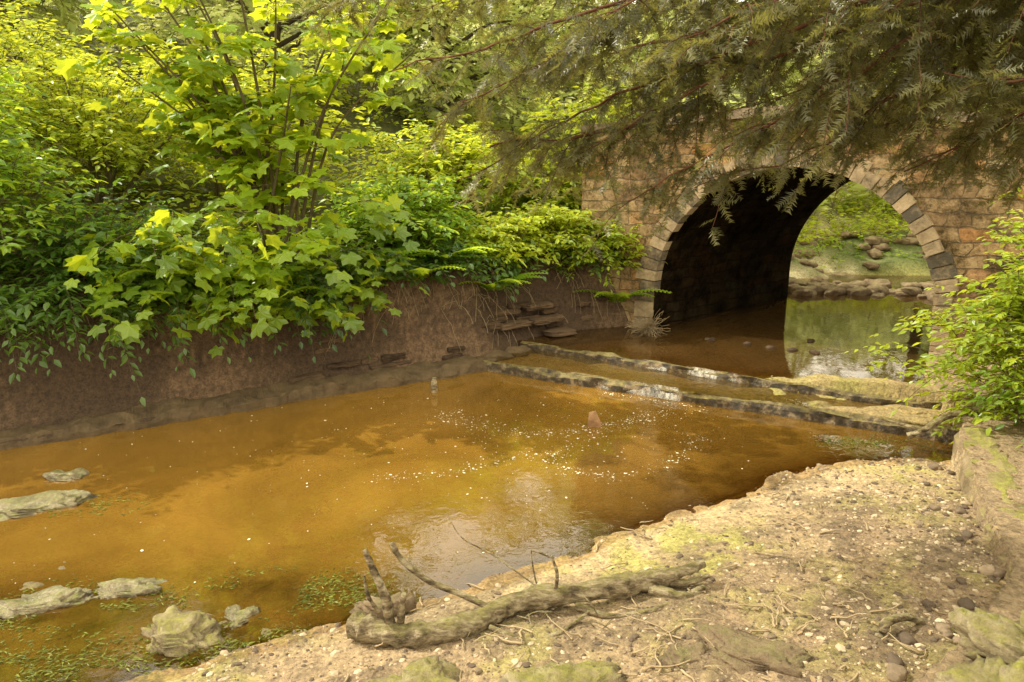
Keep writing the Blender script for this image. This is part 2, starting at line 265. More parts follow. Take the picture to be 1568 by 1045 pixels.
def hgt(x,y,col=False):
    x=np.asarray(x,float);y=np.asarray(y,float)
    ins=inside(x,y); dL=dpl(x,y,Lp); dR=dpl(x,y,Rp)
    n1=fbm(x*1.1,y*1.1,4); n2=fbm(x*5,y*5,3); n3=fbm(x*14,y*14,2)
    ds=(np.interp(x,SHX,SHY)-y)*.85+n1*.15
    pool=np.where(ds>0,.26*(1-np.exp(-ds*.75)),-.45*(1-np.exp(ds*1.0)))+(n2*.026+n3*.012)*np.where(ds>0,1,.8)
    lump=np.exp(-(((x+2.3)/1.2)**2+((y-3.2)/.5)**2))+.7*np.exp(-(((x+1.2)/.7)**2+((y-3.3)/.35)**2))+.7*np.exp(-(((x+3.1)/.5)**2+((y-4.4)/.35)**2))
    lump=np.clip(lump,0,1)*(ds<0)
    pool=pool*(1-.85*lump)+lump*(-.045+.07*n2+.04*n3)
    mid=.062+n2*.04+.035*sm(x,1.9,2.8)
    e=y-yw2(x)
    up=.05+n2*.04+.13*sm(x,2.0,3.2)*(1-sm(e,.25,.9))+.07*sm(x,.9,1.8)*(1-sm(e,.1,.5))
    z=np.where(y<yw1(x),pool,np.where(e<0,mid,up))
    d=dL+n1*.13*sm(dL,.1,.4)
    zl=.06+.9*sm(d,.16,.62)**.8+.2*np.maximum(d-.5,0)+.13*np.maximum(d-5,0)**1.15+(n2*.10+n3*.03)*sm(d,.15,.4)
    step=sm(d,.1,.25)*(1-sm(d,.6,.75)); zl=zl+step*.022*np.sin(zl*70+n1*5)
    far=sm(y-.2*x,8.9,9.8)*sm(x,2.6,3.6)
    zf=.18+.25*dL+.03*np.maximum(dL-4,0)**1.4+n1*.45
    zl=zl*(1-far)+zf*far
    zr=.26+.42*np.maximum(dR-.42,0)+n2*.06*sm(dR,.3,.6); zr=np.where(zr>1.9,1.9+.4*(zr-1.9),zr)
    zo=np.where(dL<dR,zl,zr); zo=np.minimum(zo,9+n1)
    z=np.where(ins,z,zo)
    if not col: return z
    sand=np.array([.58,.44,.25]);grav=np.array([.34,.24,.145]);soil=np.array([.085,.052,.03]);green=np.array([.09,.10,.025]);bed=np.array([.36,.23,.08]);farb=np.array([.46,.41,.24]);silt=np.array([.42,.32,.15]);alg=np.array([.46,.43,.11])
    C=np.broadcast_to(bed,x.shape+(3,)).copy()
    mixc=lambda C,c,f:C*(1-f[...,None])+c*f[...,None]
    pb=ins&(y<yw1(x))
    b=np.broadcast_to(sand,C.shape); gf=np.clip(sm(x+n1*1.4,.9,1.9)*sm(ds,.2,.8)+.7*sm(-(y-3.2)+n1,-.1,.5),0,1); b=mixc(b,grav,gf*.95)
    b=b*(1-.35*sm(n2,.02,.2))[...,None]
    af=np.exp(-(((x-.75)/.55)**2+((y-3.55)/.28)**2))*.9+.7*sm(n1,-.02,.3)*(1-.5*gf); b=mixc(b,alg,np.clip(af*(.1+.9*sm(fbm(x*8,y*8,4),-.15,.2)),0,.75))
    C=np.where((pb&(ds>-.02))[...,None],b,C)
    wet=pb&(ds<=.12)&(ds>-.1); C=np.where(wet[...,None],C*np.array([.75,.66,.5]),C)
    C=np.where((ins&(ds<-.05)&pb)[...,None],mixc(C,np.array([.17,.17,.05]),np.clip(sm(lump,.2,.5)*sm(n2,-.08,.08),0,.9)),C)
    C=np.where((ins&~pb)[...,None],mixc(np.broadcast_to(silt,C.shape),alg*.75,np.clip(sm(n1,-.05,.3),0,.7)),C)
    Lc=mixc(np.broadcast_to(soil,C.shape),np.array([.19,.12,.07]),sm(n1+.6*np.sin(z*60+n1*5)*.3,0,.35)); Lc=mixc(Lc,green,sm(d,.55,.9)); Lc=mixc(Lc,mixc(np.broadcast_to(farb,C.shape),np.array([.14,.17,.05]),sm(n1,-.05,.15)),far*sm(7-dL,0,2))
    Rc=mixc(np.broadcast_to(np.array([.36,.265,.155]),C.shape),np.array([.18,.12,.06]),sm(dR,.5,1.4))
    C=np.where((~ins&(dL<dR))[...,None],Lc,C); C=np.where((~ins&(dL>=dR))[...,None],Rc,C)
    return z,C
def axis(a,b,step,lo,hi):
    c=list(np.arange(a,b,step)); s=step
    u=[];v=b
    while v<hi: s*=1.12; v+=s; u.append(v)
    s=step;v=a;w=[]
    while v>lo: s*=1.12; v-=s; w.append(v)
    return np.array(w[::-1]+c+u)
xs=axis(-4.8,4.6,.028,-150,150); ys=axis(2.0,9.6,.028,-80,250)
XX,YY=np.meshgrid(xs,ys); Z,C=hgt(XX,YY,True)
mb=MB(); nx,ny=len(xs),len(ys)
i=np.arange(ny-1)[:,None]*nx;j=np.arange(nx-1)[None]
F=np.stack([i+j,i+j+1,i+nx+j+1,i+nx+j],-1).reshape(-1,4)
mb.add(np.stack([XX,YY,Z],-1).reshape(-1,3),F,0,col=C.reshape(-1,3),smooth=True); mb.build('ground',[M_ground])
def sheet(name,x0,x1,nx,ylo,yhi,ny,z,mat):
    x=np.linspace(x0,x1,nx); v=np.linspace(0,1,ny)
    X=np.broadcast_to(x,(ny,nx)); Y=ylo(x)[None]*(1-v[:,None])+yhi(x)[None]*v[:,None]
    dep=np.maximum(z-hgt(X,Y),0)
    mb=MB(); i=np.arange(ny-1)[:,None]*nx;j=np.arange(nx-1)[None]
    F=np.stack([i+j,i+j+1,i+nx+j+1,i+nx+j],-1).reshape(-1,4)
    mb.add(np.stack([X,Y,np.full_like(X,z)],-1).reshape(-1,3),F,0,var=dep.ravel(),smooth=True); return mb.build(name,[mat])
topl=lambda x:np.where(x<-.1,np.interp(x,Lp[:3,0],Lp[:3,1])+.25,yw1(x)-.02)
sheet('stream_water',-12,3.75,520,lambda x:-3+0*x,topl,320,0.0,M_w)
sheet('shallow_weir_water',-.15,3.9,140,lambda x:yw1(x)-.0,lambda x:yw2(x),40,.095,M_w2)
sheet('upstream_water',.0,14,300,lambda x:yw2(x),lambda x:13.5+0*x,160,.158,M_w3)
def sweep(mb,pts,prof,n,mat=0,nz=.01):
    p=smooth_line(np.c_[pts,np.zeros(len(pts))],n)[:,:2]; t=nrm(np.gradient(p,axis=0)); nn=np.stack([-t[:,1],t[:,0]],1)
    prof=np.array(prof,float); k=len(prof)
    V=np.zeros((n,k,3))
    for q in range(k):
        off=prof[q,0]+nz*2*fbm(p[:,0]*6+q*3,p[:,1]*6+q,3); V[:,q,:2]=p+nn*off[:,None]; V[:,q,2]=prof[q,1]+nz*1.6*fbm(p[:,0]*5+q*7,p[:,1]*5,3)
    i=np.arange(n-1)[:,None]*k;j=np.arange(k-1)[None]
    F=np.stack([i+j,i+k+j,i+k+j+1,i+j+1],-1).reshape(-1,4)
    mb.add(V.reshape(-1,3),F,mat,smooth=False); return V
mb=MB(); sweep(mb,[(-.3,7.33),(1.6,6.34),(3.55,5.33)],[(-.05,-.3),(-.045,.06),(-.03,.086),(.0,.096),(.03,.094),(.05,.08),(.055,-.1)],260,nz=.018); mb.build('stone_weir',[M_weir])
mb=MB(); sweep(mb,[(.1,7.86),(.55,7.6),(2.5,6.38),(3.6,5.83)],[(-.035,-.1),(-.03,.13),(-.015,.156),(.02,.161),(.04,.15),(.045,0)],250,nz=.016); mb.build('stone_weir',[M_weir])
mb=MB(); sweep(mb,[(-9,2.17),(-6,3.94),(-3.86,5.2),(-2.5,6.0),(-1.5,6.59),(-.13,7.4),(.3,7.8)],[(-.04,-.4),(-.03,.05),(.0,.085),(.1,.10),(.22,.11),(.3,.06)],360,nz=.045); mb.build('stone_ledge',[M_ledge])
mb=MB(); kp=[(3.55,5.6),(3.42,5.25),(3.15,4.9),(2.8,4.1),(2.42,3.2),(2.0,2.75),(1.4,2.3),(.6,1.9),(-1.0,1.6)]
sweep(mb,kp,[(-.02,.0),(-.0,.20),(.02,.25),(.12,.26),(.20,.265),(.26,.25),(.27,.1)],300,nz=.035); mb.build('stone_kerb',[M_kerb])
def fall(name,f,x0,x1,zt,zb,off):
    x=np.linspace(x0,x1,160); mb=MB(); rows=[]; va=[]
    edge=sm(x,x0,x0+.25)*(1-sm(x,x1-.25,x1)); pat=sm(fbm(x*5,x*0+3,3),-.22,.12)
    for q in range(9):
        t=q/8; o=off*(.3-1.6*t); z=zt-(zt-zb)*t**1.6
        rows.append(np.stack([x,f(x)+o+.012*fbm(x*9,x*0+q*.3,2),z+.004*fbm(x*20,x*0+.3*q,2)],-1)); va.append(edge*pat*min(1,.35+1.3*t)*(1-.5*(q==8)))
    V=np.stack(rows); n=160; i=np.arange(8)[:,None]*n;j=np.arange(n-1)[None]
    mb.add(V.reshape(-1,3),np.stack([i+j,i+j+1,i+n+j+1,i+n+j],-1).reshape(-1,4),smooth=True,var=np.concatenate(va)); mb.build(name,[M_fall])
fall('small_waterfall',yw1,.75,1.75,.106,.002,.055); fall('small_waterfall',yw2,1.2,2.2,.168,.097,.05)
mb=MB(); 
pa=smooth_line([(1.35,6.1,0),(1.0,5.85,0),(.55,5.6,0),(.1,5.55,0),(-.35,5.75,0),(-.6,6.1,0)],200); pb_=smooth_line([(1.0,5.9,0),(.5,5.3,0),(0.0,5.05,0),(-.5,4.8,0),(-.9,4.7,0)],200); pc=smooth_line([(1.5,5.5,0),(1.2,5.0,0),(.7,4.75,0),(.35,4.9,0),(.3,5.2,0)],200)
def along(p,n,s): 
    q=p[R.integers(0,len(p),n)].copy(); q[:,:2]+=R.normal(0,1,(n,2))*np.array([s*1.6,s]); return q
P=np.vstack([along(pa,700,.06),along(pa,300,.35),along(pb_,320,.05),along(pb_,200,.35),along(pc,320,.04),np.c_[R.uniform(-4,1.8,320),R.uniform(3.2,6.4,320),np.zeros(320)],np.c_[R.uniform(.8,1.7,420),np.zeros(420),np.zeros(420)]])
P[-420:,1]=yw1(P[-420:,0])-.07-R.exponential(.05,420)
ok=(hgt(P[:,0],P[:,1])<-.015)&(P[:,1]<topl(P[:,0])-.1); P=P[ok]; P[:,2]=.003
th=np.arange(7)*2*math.pi/7; T=np.vstack([[0,0,.25],np.stack([np.cos(th),np.sin(th),th*0],1)]); F=np.array([[0,1+a,1+(a+1)%7] for a in range(7)])
a=R.uniform(0,6.28,len(P)); D=np.stack([np.cos(a),np.sin(a),0*a],1); S=np.clip(R.lognormal(-5.85,.6,len(P)),.0015,.012)
inst(mb,(T,F),P,D,np.tile([0,0,1.],(len(P),1)),S,0,.5,.7); mb.build('foam',[M_foam])
def ico(n):
    bm=bmesh.new(); bmesh.ops.create_icosphere(bm,subdivisions=n,radius=1); V=np.array([v.co[:] for v in bm.verts]); F=np.array([[v.index for v in f.verts] for f in bm.faces]); bm.free(); return V,F
I1,I3,I4=ico(1),ico(3),ico(5)
bm=bmesh.new(); bmesh.ops.create_cube(bm,size=2); bmesh.ops.subdivide_edges(bm,edges=bm.edges[:],cuts=7,use_grid_fill=True)
CB=(np.array([v.co[:] for v in bm.verts]),np.array([[v.index for v in f.verts] for f in bm.faces])); bm.free()
def slab(mb,c,s,rot,seed,var):
    V=CB[0].copy(); l=np.linalg.norm(V,axis=1,keepdims=True); V=V*(1-.10*(l/1.732)**6)
    V=V*(1+.16*fbm(V[:,0]*1.3+seed*3,V[:,1]*1.3+V[:,2]*1.9+seed,4)+.06*fbm(V[:,0]*5+seed,V[:,2]*5+V[:,1]*4,3))[:,None]
    V[:,2]+=.25*fbm(V[:,0]*1.1+seed,V[:,1]+seed*2,2); V=V*np.array(s)
    c_,s_=math.cos(rot),math.sin(rot); V=np.stack([V[:,0]*c_-V[:,1]*s_,V[:,0]*s_+V[:,1]*c_,V[:,2]],1)+np.array(c); mb.add(V,CB[1],0,var)
def rock(mb,c,s,rot=0,box=.6,nz=.25,T=I4,mat=0,var=.5,seed=0):
    V=T[0].copy(); V=np.sign(V)*np.abs(V)**box; V=V/np.maximum(np.linalg.norm(V,axis=1,keepdims=True)**.6,1e-6)
    n=fbm(V[:,0]*1.5+V[:,2]*1.1+seed*3.7,V[:,1]*1.5-V[:,2]*.8+seed*1.3,5)+.6*np.abs(fbm(V[:,0]*3+V[:,2]*2+seed,V[:,1]*3-V[:,2]*2,4))+.12*fbm(V[:,0]*11+V[:,2]*5,V[:,1]*11-V[:,2]*7+seed,3); V=V*(1+nz*n)[:,None]*np.array(s)
    c_,s_=math.cos(rot),math.sin(rot); V=np.stack([V[:,0]*c_-V[:,1]*s_,V[:,0]*s_+V[:,1]*c_,V[:,2]],1)+np.array(c)
    mb.add(V,T[1],mat,var,smooth=True)
def rz(name,x,y,z,s,rot,mat,seed,nz=.7):
    mb=MB(); rock(mb,(x,y,z),s,rot,.5,nz,seed=seed); mb.build(name,[mat])
rz('mossy_rock',-3.05,4.28,-.025,(.27,.15,.065),.3,M_wrock,1,.9); rz('mossy_rock',-3.1,4.75,-.02,(.12,.07,.045),.1,M_wrock,2,.9)
rz('mossy_rock',-2.35,3.25,-.02,(.18,.07,.05),.3,M_wrock,3,.9); rz('mossy_rock',-1.98,3.36,-.02,(.15,.06,.045),.2,M_wrock,4,.9)
rz('mossy_rock',-1.55,2.98,-.01,(.15,.12,.075),.2,M_rock,5,.8); rz('mossy_rock',-1.33,3.14,-.025,(.09,.07,.045),.9,M_wrock,6,.9)
rz('mossy_rock',-.38,2.50,.10,(.17,.12,.08),.1,M_rock,7); rz('mossy_rock',.22,2.5,.11,(.2,.1,.08),.1,M_rock,8)
rz('flat_rock',1.02,2.62,.15,(.22,.12,.07),-.25,M_rockb,9,.8); rz('flat_rock',.72,2.66,.12,(.1,.07,.05),.5,M_rockb,10,.8)
rz('mossy_rock',1.95,2.35,.33,(.28,.22,.17),.6,M_rock,11,.9); rz('mossy_rock',1.72,2.1,.35,(.2,.16,.12),.6,M_rock,12,.9)
rz('flat_rock',-.62,3.13,.05,(.11,.05,.05),.1,M_rockb,13,.8)
mb=MB()
for q in range(100):
    x=R.uniform(3.9,8.5); y=10.35+R.uniform(0,1.2)+.25*(x-4)*R.random()-.35*(x-4.0)
    s=R.uniform(.05,.16); rock(mb,(x,y+.3,.17+R.uniform(-.04,.05)),(s*1.4,s,s*.6),R.uniform(0,3),.6,.5,I3,0,R.random(),q)
for q in range(80):
    x=R.uniform(4.4,8.5); y=12.4+R.uniform(0,2.2); s=R.uniform(.04,.14); rock(mb,(x,y,float(hgt(np.array([x]),np.array([y]))[0])+.01),(s*1.4,s,s*.6),R.uniform(0,3),.6,.5,I3,0,R.random(),q)
mb.build('stream_rocks',[M_rockb])
mb=MB()
for (x,y) in [(2.55,7.75),(2.75,7.6),(2.95,7.5),(3.15,7.42),(2.2,7.95),(3.3,7.9)]:
    rock(mb,(x,y,.155),(.05,.035,.025),R.uniform(0,3),.6,.6,I3,0,.3,x)
mb.build('small_rocks',[M_slab])
mb=MB()
for q in range(170):
    x=R.uniform(-4,-.6); y=R.uniform(2.4,3.9)+(x+2)*.05; z=float(hgt(np.array([x]),np.array([y]))[0])
    if z>.0: continue
    s=R.uniform(.015,.07); rock(mb,(x,y,-.02-s*R.uniform(.2,.6)),(s*1.3,s,s*.5),R.uniform(0,3),.6,.7,I3,0,R.random(),q)
mb.build('submerged_stones',[M_sub])
mb=MB(); n=13000; cx=np.array([(-1.15,3.42),(-2.1,3.25),(-1.5,3.0),(-2.9,4.3),(-2.6,3.1),(-1.2,2.95),(-.9,3.3),(-2.2,2.8),(-1.8,2.75),(2.7,5.35),(-2.1,3.3)]); k=R.integers(0,11,n)
P=np.c_[cx[k]+R.normal(0,1,(n,2))*np.array([.25,.075]),R.uniform(-.008,.008,n)]; ok=(hgt(P[:,0],P[:,1])<.0)&(fbm(P[:,0]*4,P[:,1]*7,3)>.0); P=P[ok];n=len(P)
a=R.normal(.5,.6,n); D=np.stack([np.cos(a),np.sin(a),R.normal(0,.12,n)],1); inst(mb,TL,P,D,np.c_[R.normal(0,.5,(n,2)),np.ones(n)],R.uniform(.012,.034,n),0,R.random(n),.5); mb.build('water_weed',[M_weed])
n=26000; x=R.uniform(-1.4,3.4,n);y=R.uniform(2.0,5.4,n); ins=inside(x,y)&(dpl(x,y,Rp)>.03); z=hgt(x,y); pr=.14+.85*sm(x+fbm(x*2,y*2,2),.9,1.9)+.6*sm(3.3-y,0,.6)+.3*sm(.35-dpl(x,y,Rp),0,.3)
ok=ins&(z>-.01)&(R.random(n)<pr); P=np.c_[x,y,z][ok]; n=len(P); a=R.uniform(0,6.28,n)
V=I1[0]*np.array([1,.7,.45]); mb=MB(); S=np.clip(R.lognormal(-5.05,.6,n),.003,.028)
inst(mb,(V,I1[1]),P,np.stack([np.cos(a),np.sin(a),R.normal(0,.2,n)],1),np.c_[R.normal(0,.3,(n,2)),np.ones(n)],S,0,R.random(n)*.85); 
for q in range(30):
    d=R.random(); k=R.integers(0,6); a0=Rp[7+k%4]; b0=Rp[8+k%4]; p=a0*(1-d)+b0*d-np.array([R.uniform(.03,.3),0]); s=R.uniform(.012,.035)
    rock(mb,(p[0],p[1],float(hgt(p[:1],p[1:])[0])+.005),(s*1.3,s,s*.7),R.uniform(0,3),.6,.5,I3,0,R.random()*.5,q)
mb.build('gravel',[M_peb])
n=2200; x=R.uniform(.2,5,n);y=R.uniform(2,6.6,n);z=hgt(x,y); ok=(z>.12)&((x>2.3)|(R.random(n)<.35)); P=np.c_[x,y,z+.008][ok]; n=len(P);a=R.uniform(0,6.28,n); mb=MB()
inst(mb,TL,P,np.stack([np.cos(a),np.sin(a),R.normal(0,.3,n)],1),np.c_[R.normal(0,.4,(n,2)),np.ones(n)],R.uniform(.015,.04,n),0,R.random(n)); mb.build('leaf_litter',[M_litter])
mb=MB(); 
for q in range(170):
    x=R.uniform(-.7,2.2);y=R.uniform(2.35,3.2) if q<110 else R.uniform(3.2,4.6); L=R.uniform(.05,.2); a=R.uniform(0,6.28)
    if not inside(np.array([x]),np.array([y]))[0]: continue
    t=np.linspace(0,1,6); px=x+np.cos(a)*L*t+R.normal(0,.006,6); py=y+np.sin(a)*L*t+R.normal(0,.006,6); pz=hgt(px,py)+.008+R.uniform(0,.04)*t
    tubes(mb,np.c_[px,py,pz],np.linspace(.005,.002,6)*R.uniform(.5,1.3),5,0)
mb.build('twig_debris',[M_dry])
mb=MB()
def limb(pts,r0,r1,n=24,k=12,rn=.22,mat=0):
    p=smooth_line(pts,n); r=np.linspace(r0,r1,n)*(1+.3*fbm(np.arange(n)*.35,np.arange(n)*0+r0*99,3)); tubes(mb,p,r,k,mat,rn=rn)
limb([(-.72,2.95,.10),(-.62,2.90,.10),(-.47,2.86,.10),(-.30,2.88,.11),(-.13,2.95,.13),(.05,3.05,.155),(.36,3.11,.165),(.62,3.18,.17),(.80,3.22,.18)],.062,.048,70,16,.3)
limb([(.62,3.18,.17),(.78,3.20,.20),(.95,3.27,.215)],.035,.022); limb([(.66,3.16,.15),(.82,3.12,.13),(.93,3.17,.15)],.032,.015); limb([(.7,3.2,.16),(.85,3.19,.16),(.97,3.22,.18)],.025,.01)
limb([(-.55,2.9,.12),(-.56,2.9,.26),(-.62,2.93,.40),(-.655,2.95,.48)],.026,.012); limb([(-.50,2.88,.12),(-.49,2.88,.22),(-.475,2.87,.31)],.02,.012)
limb([(-.60,2.91,.19),(-.64,2.9,.28),(-.66,2.93,.36)],.012,.005)
limb([(-.08,2.98,.15),(-.22,3.02,.20),(-.40,3.06,.26),(-.52,3.08,.36),(-.56,3.1,.43)],.016,.012); limb([(-.40,3.06,.26),(-.46,3.1,.27),(-.5,3.2,.30)],.008,.004)
limb([(.20,3.08,.17),(.21,3.07,.28),(.185,3.08,.37)],.012,.007,10); limb([(.185,3.08,.36),(.13,3.1,.375),(.09,3.12,.375)],.006,.004,8); limb([(.12,3.1,.19),(.10,3.12,.28),(.09,3.12,.37)],.005,.003,8)
limb([(.1,3.12,.2),(-.1,3.25,.28),(-.25,3.32,.33),(-.33,3.4,.42)],.005,.002,16,6)
limb([(-.1,2.9,.12),(.05,2.83,.11),(.2,2.85,.12),(.35,2.98,.14)],.014,.008,16); limb([(.3,3.05,.13),(.45,2.98,.12),(.62,3.0,.13),(.75,3.07,.13)],.018,.008,16)
for q in range(22):
    x=R.uniform(-.2,.5); b=np.array([x,2.98+R.uniform(-.05,.1),.13]); d=nrm(R.normal(0,1,3)*np.array([1,.7,.35])+np.array([0,-.4,0])); L=R.uniform(.08,.2); limb([b,b+d*L*.5+R.normal(0,.01,3),b+d*L+np.array([0,0,-.03])],.004,.0015,8,5)
mb.build('fallen_log',[M_log])
mb=MB(); limb([(3.0,5.25,.10),(3.1,5.22,.16),(3.3,5.28,.25),(3.55,5.3,.30),(3.85,5.42,.33)],.022,.028); limb([(2.9,5.45,.16),(3.1,5.25,.15)],.01,.015); mb.build('driftwood_branch',[M_log])
mb=MB(); limb([(1.55,2.72,.17),(1.6,2.76,.24),(1.7,2.8,.24),(1.8,2.82,.2)],.022,.014); mb.build('driftwood_stub',[M_log])
mb=MB(); limb([(-.73,6.6,-.2),(-.73,6.6,.07),(-.725,6.6,.14)],.035,.02,12,8); mb.build('wooden_post',[M_log])
mb=MB(); V=np.array([(-.035,-.03,-.15),(.05,-.03,-.15),(.05,.04,-.15),(-.035,.04,-.15),(-.03,-.03,.05),(.055,-.028,.03),(.05,.04,.035),(-.02,.03,.085),(.02,0,.105)])*1.25+np.array([.66,5.72,0]); mb.add(V,[[0,1,5,4],[1,2,6,5],[2,3,7,6],[3,0,4,7]]); mb.add(V,[[4,5,8],[5,6,8],[6,7,8],[7,4,8]])
mb.build('wooden_stake',[roughmat('orange_wood',[(.3,(.16,.08,.04)),(.7,(.42,.25,.12))],9,.7,.3)])
mb=MB()
nrmL=np.array([-.508,.861])
for row in range(7):
    s=R.uniform(0,.2)
    while s<4.6:
        w=R.uniform(.14,.5); 
        if R.random()<.15+.27*(s>1.7)*(1-.07*row):
            p=np.array([-3.2,5.59])+np.array([.861,.508])*(s+w/2)*1.0; p=p+nrmL*(.30+.048*row+R.uniform(-.03,.02))
            slab(mb,(p[0],p[1],.13+.07*row+R.uniform(-.008,.008)),(w*.5,.12,.028+R.uniform(-.006,.008)),.533+R.normal(0,.05),row*31+s*7,R.random())
        s+=w+R.uniform(0,.05)
for q in range(14):
    s=R.uniform(0,1); p=np.array([-.2,7.5])*(1-s)+np.array([1.4,8.5])*s+R.normal(0,.04,2)+np.array([-.18,.29]); slab(mb,(p[0],p[1],R.uniform(.1,.55)),(R.uniform(.06,.16),.09,R.uniform(.02,.035)),.5,q*3.1,R.random())
mb.build('bank_stonework',[M_slab])
# ---------- bridge
bridge=bpy.data.objects.new('stone_arch_bridge',None); scene.collection.objects.link(bridge)
O=np.array([1.66,8.5]); w=2.86; ux=np.array([2.49,-1.40])/w; uy=np.array([2.24,1.8]); r=w/2; zs=.60; XL=-.95
def bp(x,s,z): x=np.asarray(x,float); s=s+0*x; z=z+0*x; q=O+x[...,None]*ux+np.asarray(s)[...,None]*uy; return np.stack([q[...,0],q[...,1],z],-1)
topz=lambda x:2.33+.20*np.exp(-((x-r)/2.0)**2)
def strip(mb,A,B,UA,UB,mat=0,flip=False):
    n=len(A); V=np.vstack([A,B]); i=np.arange(n-1); F=np.stack([i,i+1,i+1+n,i+n],1); F=F[:,::-1] if flip else F
    mb.add(V,F,mat,uvw=np.vstack([UA,UB]))
uv=lambda x,z:np.stack([x,z,0*x],-1)
mb=MB(); th=np.linspace(math.pi,0,49); ax=r+r*np.cos(th); az=zs+r*np.sin(th)
for s,fl in ((0.,False),(1.,True)):
    strip(mb,bp(ax,s,az),bp(ax,s,topz(ax)),uv(ax,az),uv(ax,topz(ax)),0,fl)
    for x0,x1 in ((XL,0.),(w,w+4.)):
        x=np.linspace(x0,x1,12); strip(mb,bp(x,s,-.4+0*x),bp(x,s,topz(x)),uv(x,-.4+0*x),uv(x,topz(x)),0,fl)
x=np.linspace(XL,w+4,40); strip(mb,bp(x,0.,topz(x)),bp(x,1.,topz(x)),uv(x,0*x),uv(x,0*x+1),0)
s_=np.linspace(0,1,8); e0=bp(XL+0*s_,s_,-.4); e1=bp(XL+0*s_,s_,float(topz(np.array(XL)))); strip(mb,e0,e1,np.stack([s_*2.9,0*s_-.4,0*s_],-1),np.stack([s_*2.9,0*s_+2.4,0*s_],-1),0)
bx=np.concatenate([[0,0],ax,[w,w]]); bz=np.concatenate([[-.4,.3],az,[.3,-.4]]); al=np.concatenate([[0],np.cumsum(np.hypot(np.diff(bx),np.diff(bz)))])
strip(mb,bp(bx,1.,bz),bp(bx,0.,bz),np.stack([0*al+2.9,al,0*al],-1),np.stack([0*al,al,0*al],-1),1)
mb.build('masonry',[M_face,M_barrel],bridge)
mb=MB(); nv=37
for q in range(nv):
    a0=math.pi*(1-q/nv)-.004; a1=math.pi*(1-(q+1)/nv)+.004; ro=r+.18+R.uniform(-.05,.05); ri=r-.005+R.uniform(-.008,.008)
    P=[];pr=-.008+R.uniform(-.006,.004)
    for s in (pr,.03):
        for (rr,a) in ((ri,a0),(ri,a1),(ro,a1),(ro,a0)): P.append(bp(np.array(r+rr*math.cos(a+R.normal(0,.003)*(rr==ro))),s,zs+rr*math.sin(a)))
    mb.add(np.array(P),[[0,3,2,1],[4,5,6,7],[0,1,5,4],[1,2,6,5],[2,3,7,6],[3,0,4,7]],0,.1+.75*R.random())
for side in (0,1):
    zz=-.35
    while zz<zs-.02:
        h=min(R.uniform(.14,.2),zs-zz); wd=R.uniform(.18,.32); x0,x1=(-wd,-.004) if side==0 else (w+.004,w+wd)
        P=[bp(np.array(x),s,z) for s in (-.006,.03) for x,z in ((x0,zz+.006),(x1,zz+.006),(x1,zz+h-.004),(x0,zz+h-.004))]
        mb.add(np.array(P),[[0,1,2,3][::-1],[4,5,6,7],[0,1,5,4],[1,2,6,5],[2,3,7,6],[3,0,4,7]],0,.1+R.random()*.7); zz+=h
mb.build('arch_ring',[M_vous],bridge)
mb=MB(); x=XL
while x<w+4:
    L=R.uniform(.35,.6); z0=float(topz(np.array(x)));z1=float(topz(np.array(x+L)));h=.10+R.uniform(-.015,.015)
    P=[bp(np.array(xx),s,z) for s in (-.018,.16) for xx,z in ((x+.006,z0+.003),(x+L-.006,z1+.003),(x+L-.006,z1+h),(x+.006,z0+h))]
    mb.add(np.array(P),[[0,1,2,3],[4,5,6,7][::-1],[0,1,5,4],[1,2,6,5],[2,3,7,6],[3,0,4,7]],0,R.random()); x+=L
mb.build('coping_stones',[M_coping],bridge)
# ---------- vegetation
def shoots(mb,B,D,L,nl,leaf,tmpl,droop=.35,mat=0,smat=1,t0=.15,sr=.004,spread=.8,var=None,up=.9,width=1.,dside=.9):
    n=len(B); D=nrm(D); t=np.linspace(0,1,5)
    P=B[:,None]+D[:,None]*(L[:,None]*t)[...,None]; P[...,2]-=droop*L[:,None]*t**2
    tubes(mb,P,sr*np.linspace(1,.35,5),3,smat)
    tt=np.sort(t0+(1-t0)*R.random((n,nl)),axis=1); tt[:,-1]=1
    Q=B[:,None]+D[:,None]*(L[:,None]*tt)[...,None]; Q[...,2]-=droop*L[:,None]*tt**2
    tan=np.broadcast_to(D[:,None],Q.shape).copy(); tan[...,2]-=2*droop*tt
    side=nrm(np.cross(D,np.array([0,0,1.]))+1e-4)[:,None]*np.where(np.arange(nl)%2,1,-1)[None,:,None]
    LD=tan*.55+side*dside+R.normal(0,.3,Q.shape); LD[:,-1]=tan[:,-1]
    LD[...,2]=LD[...,2]*.6-.15
    LN=np.array([0,0,up])+R.normal(0,.38,Q.shape)*spread
    S=leaf*R.uniform(.55,1.25,(n,nl))
    v=(R.random(n) if var is None else var)[:,None]*.6+.4*R.random((n,nl))
    inst(mb,tmpl,(Q+nrm(LD)*S[...,None]*.12).reshape(-1,3),LD.reshape(-1,3),LN.reshape(-1,3),S.ravel(),mat,v.ravel(),width)
def gz(x,y): return hgt(np.atleast_1d(float(x)),np.atleast_1d(float(y)))[0]
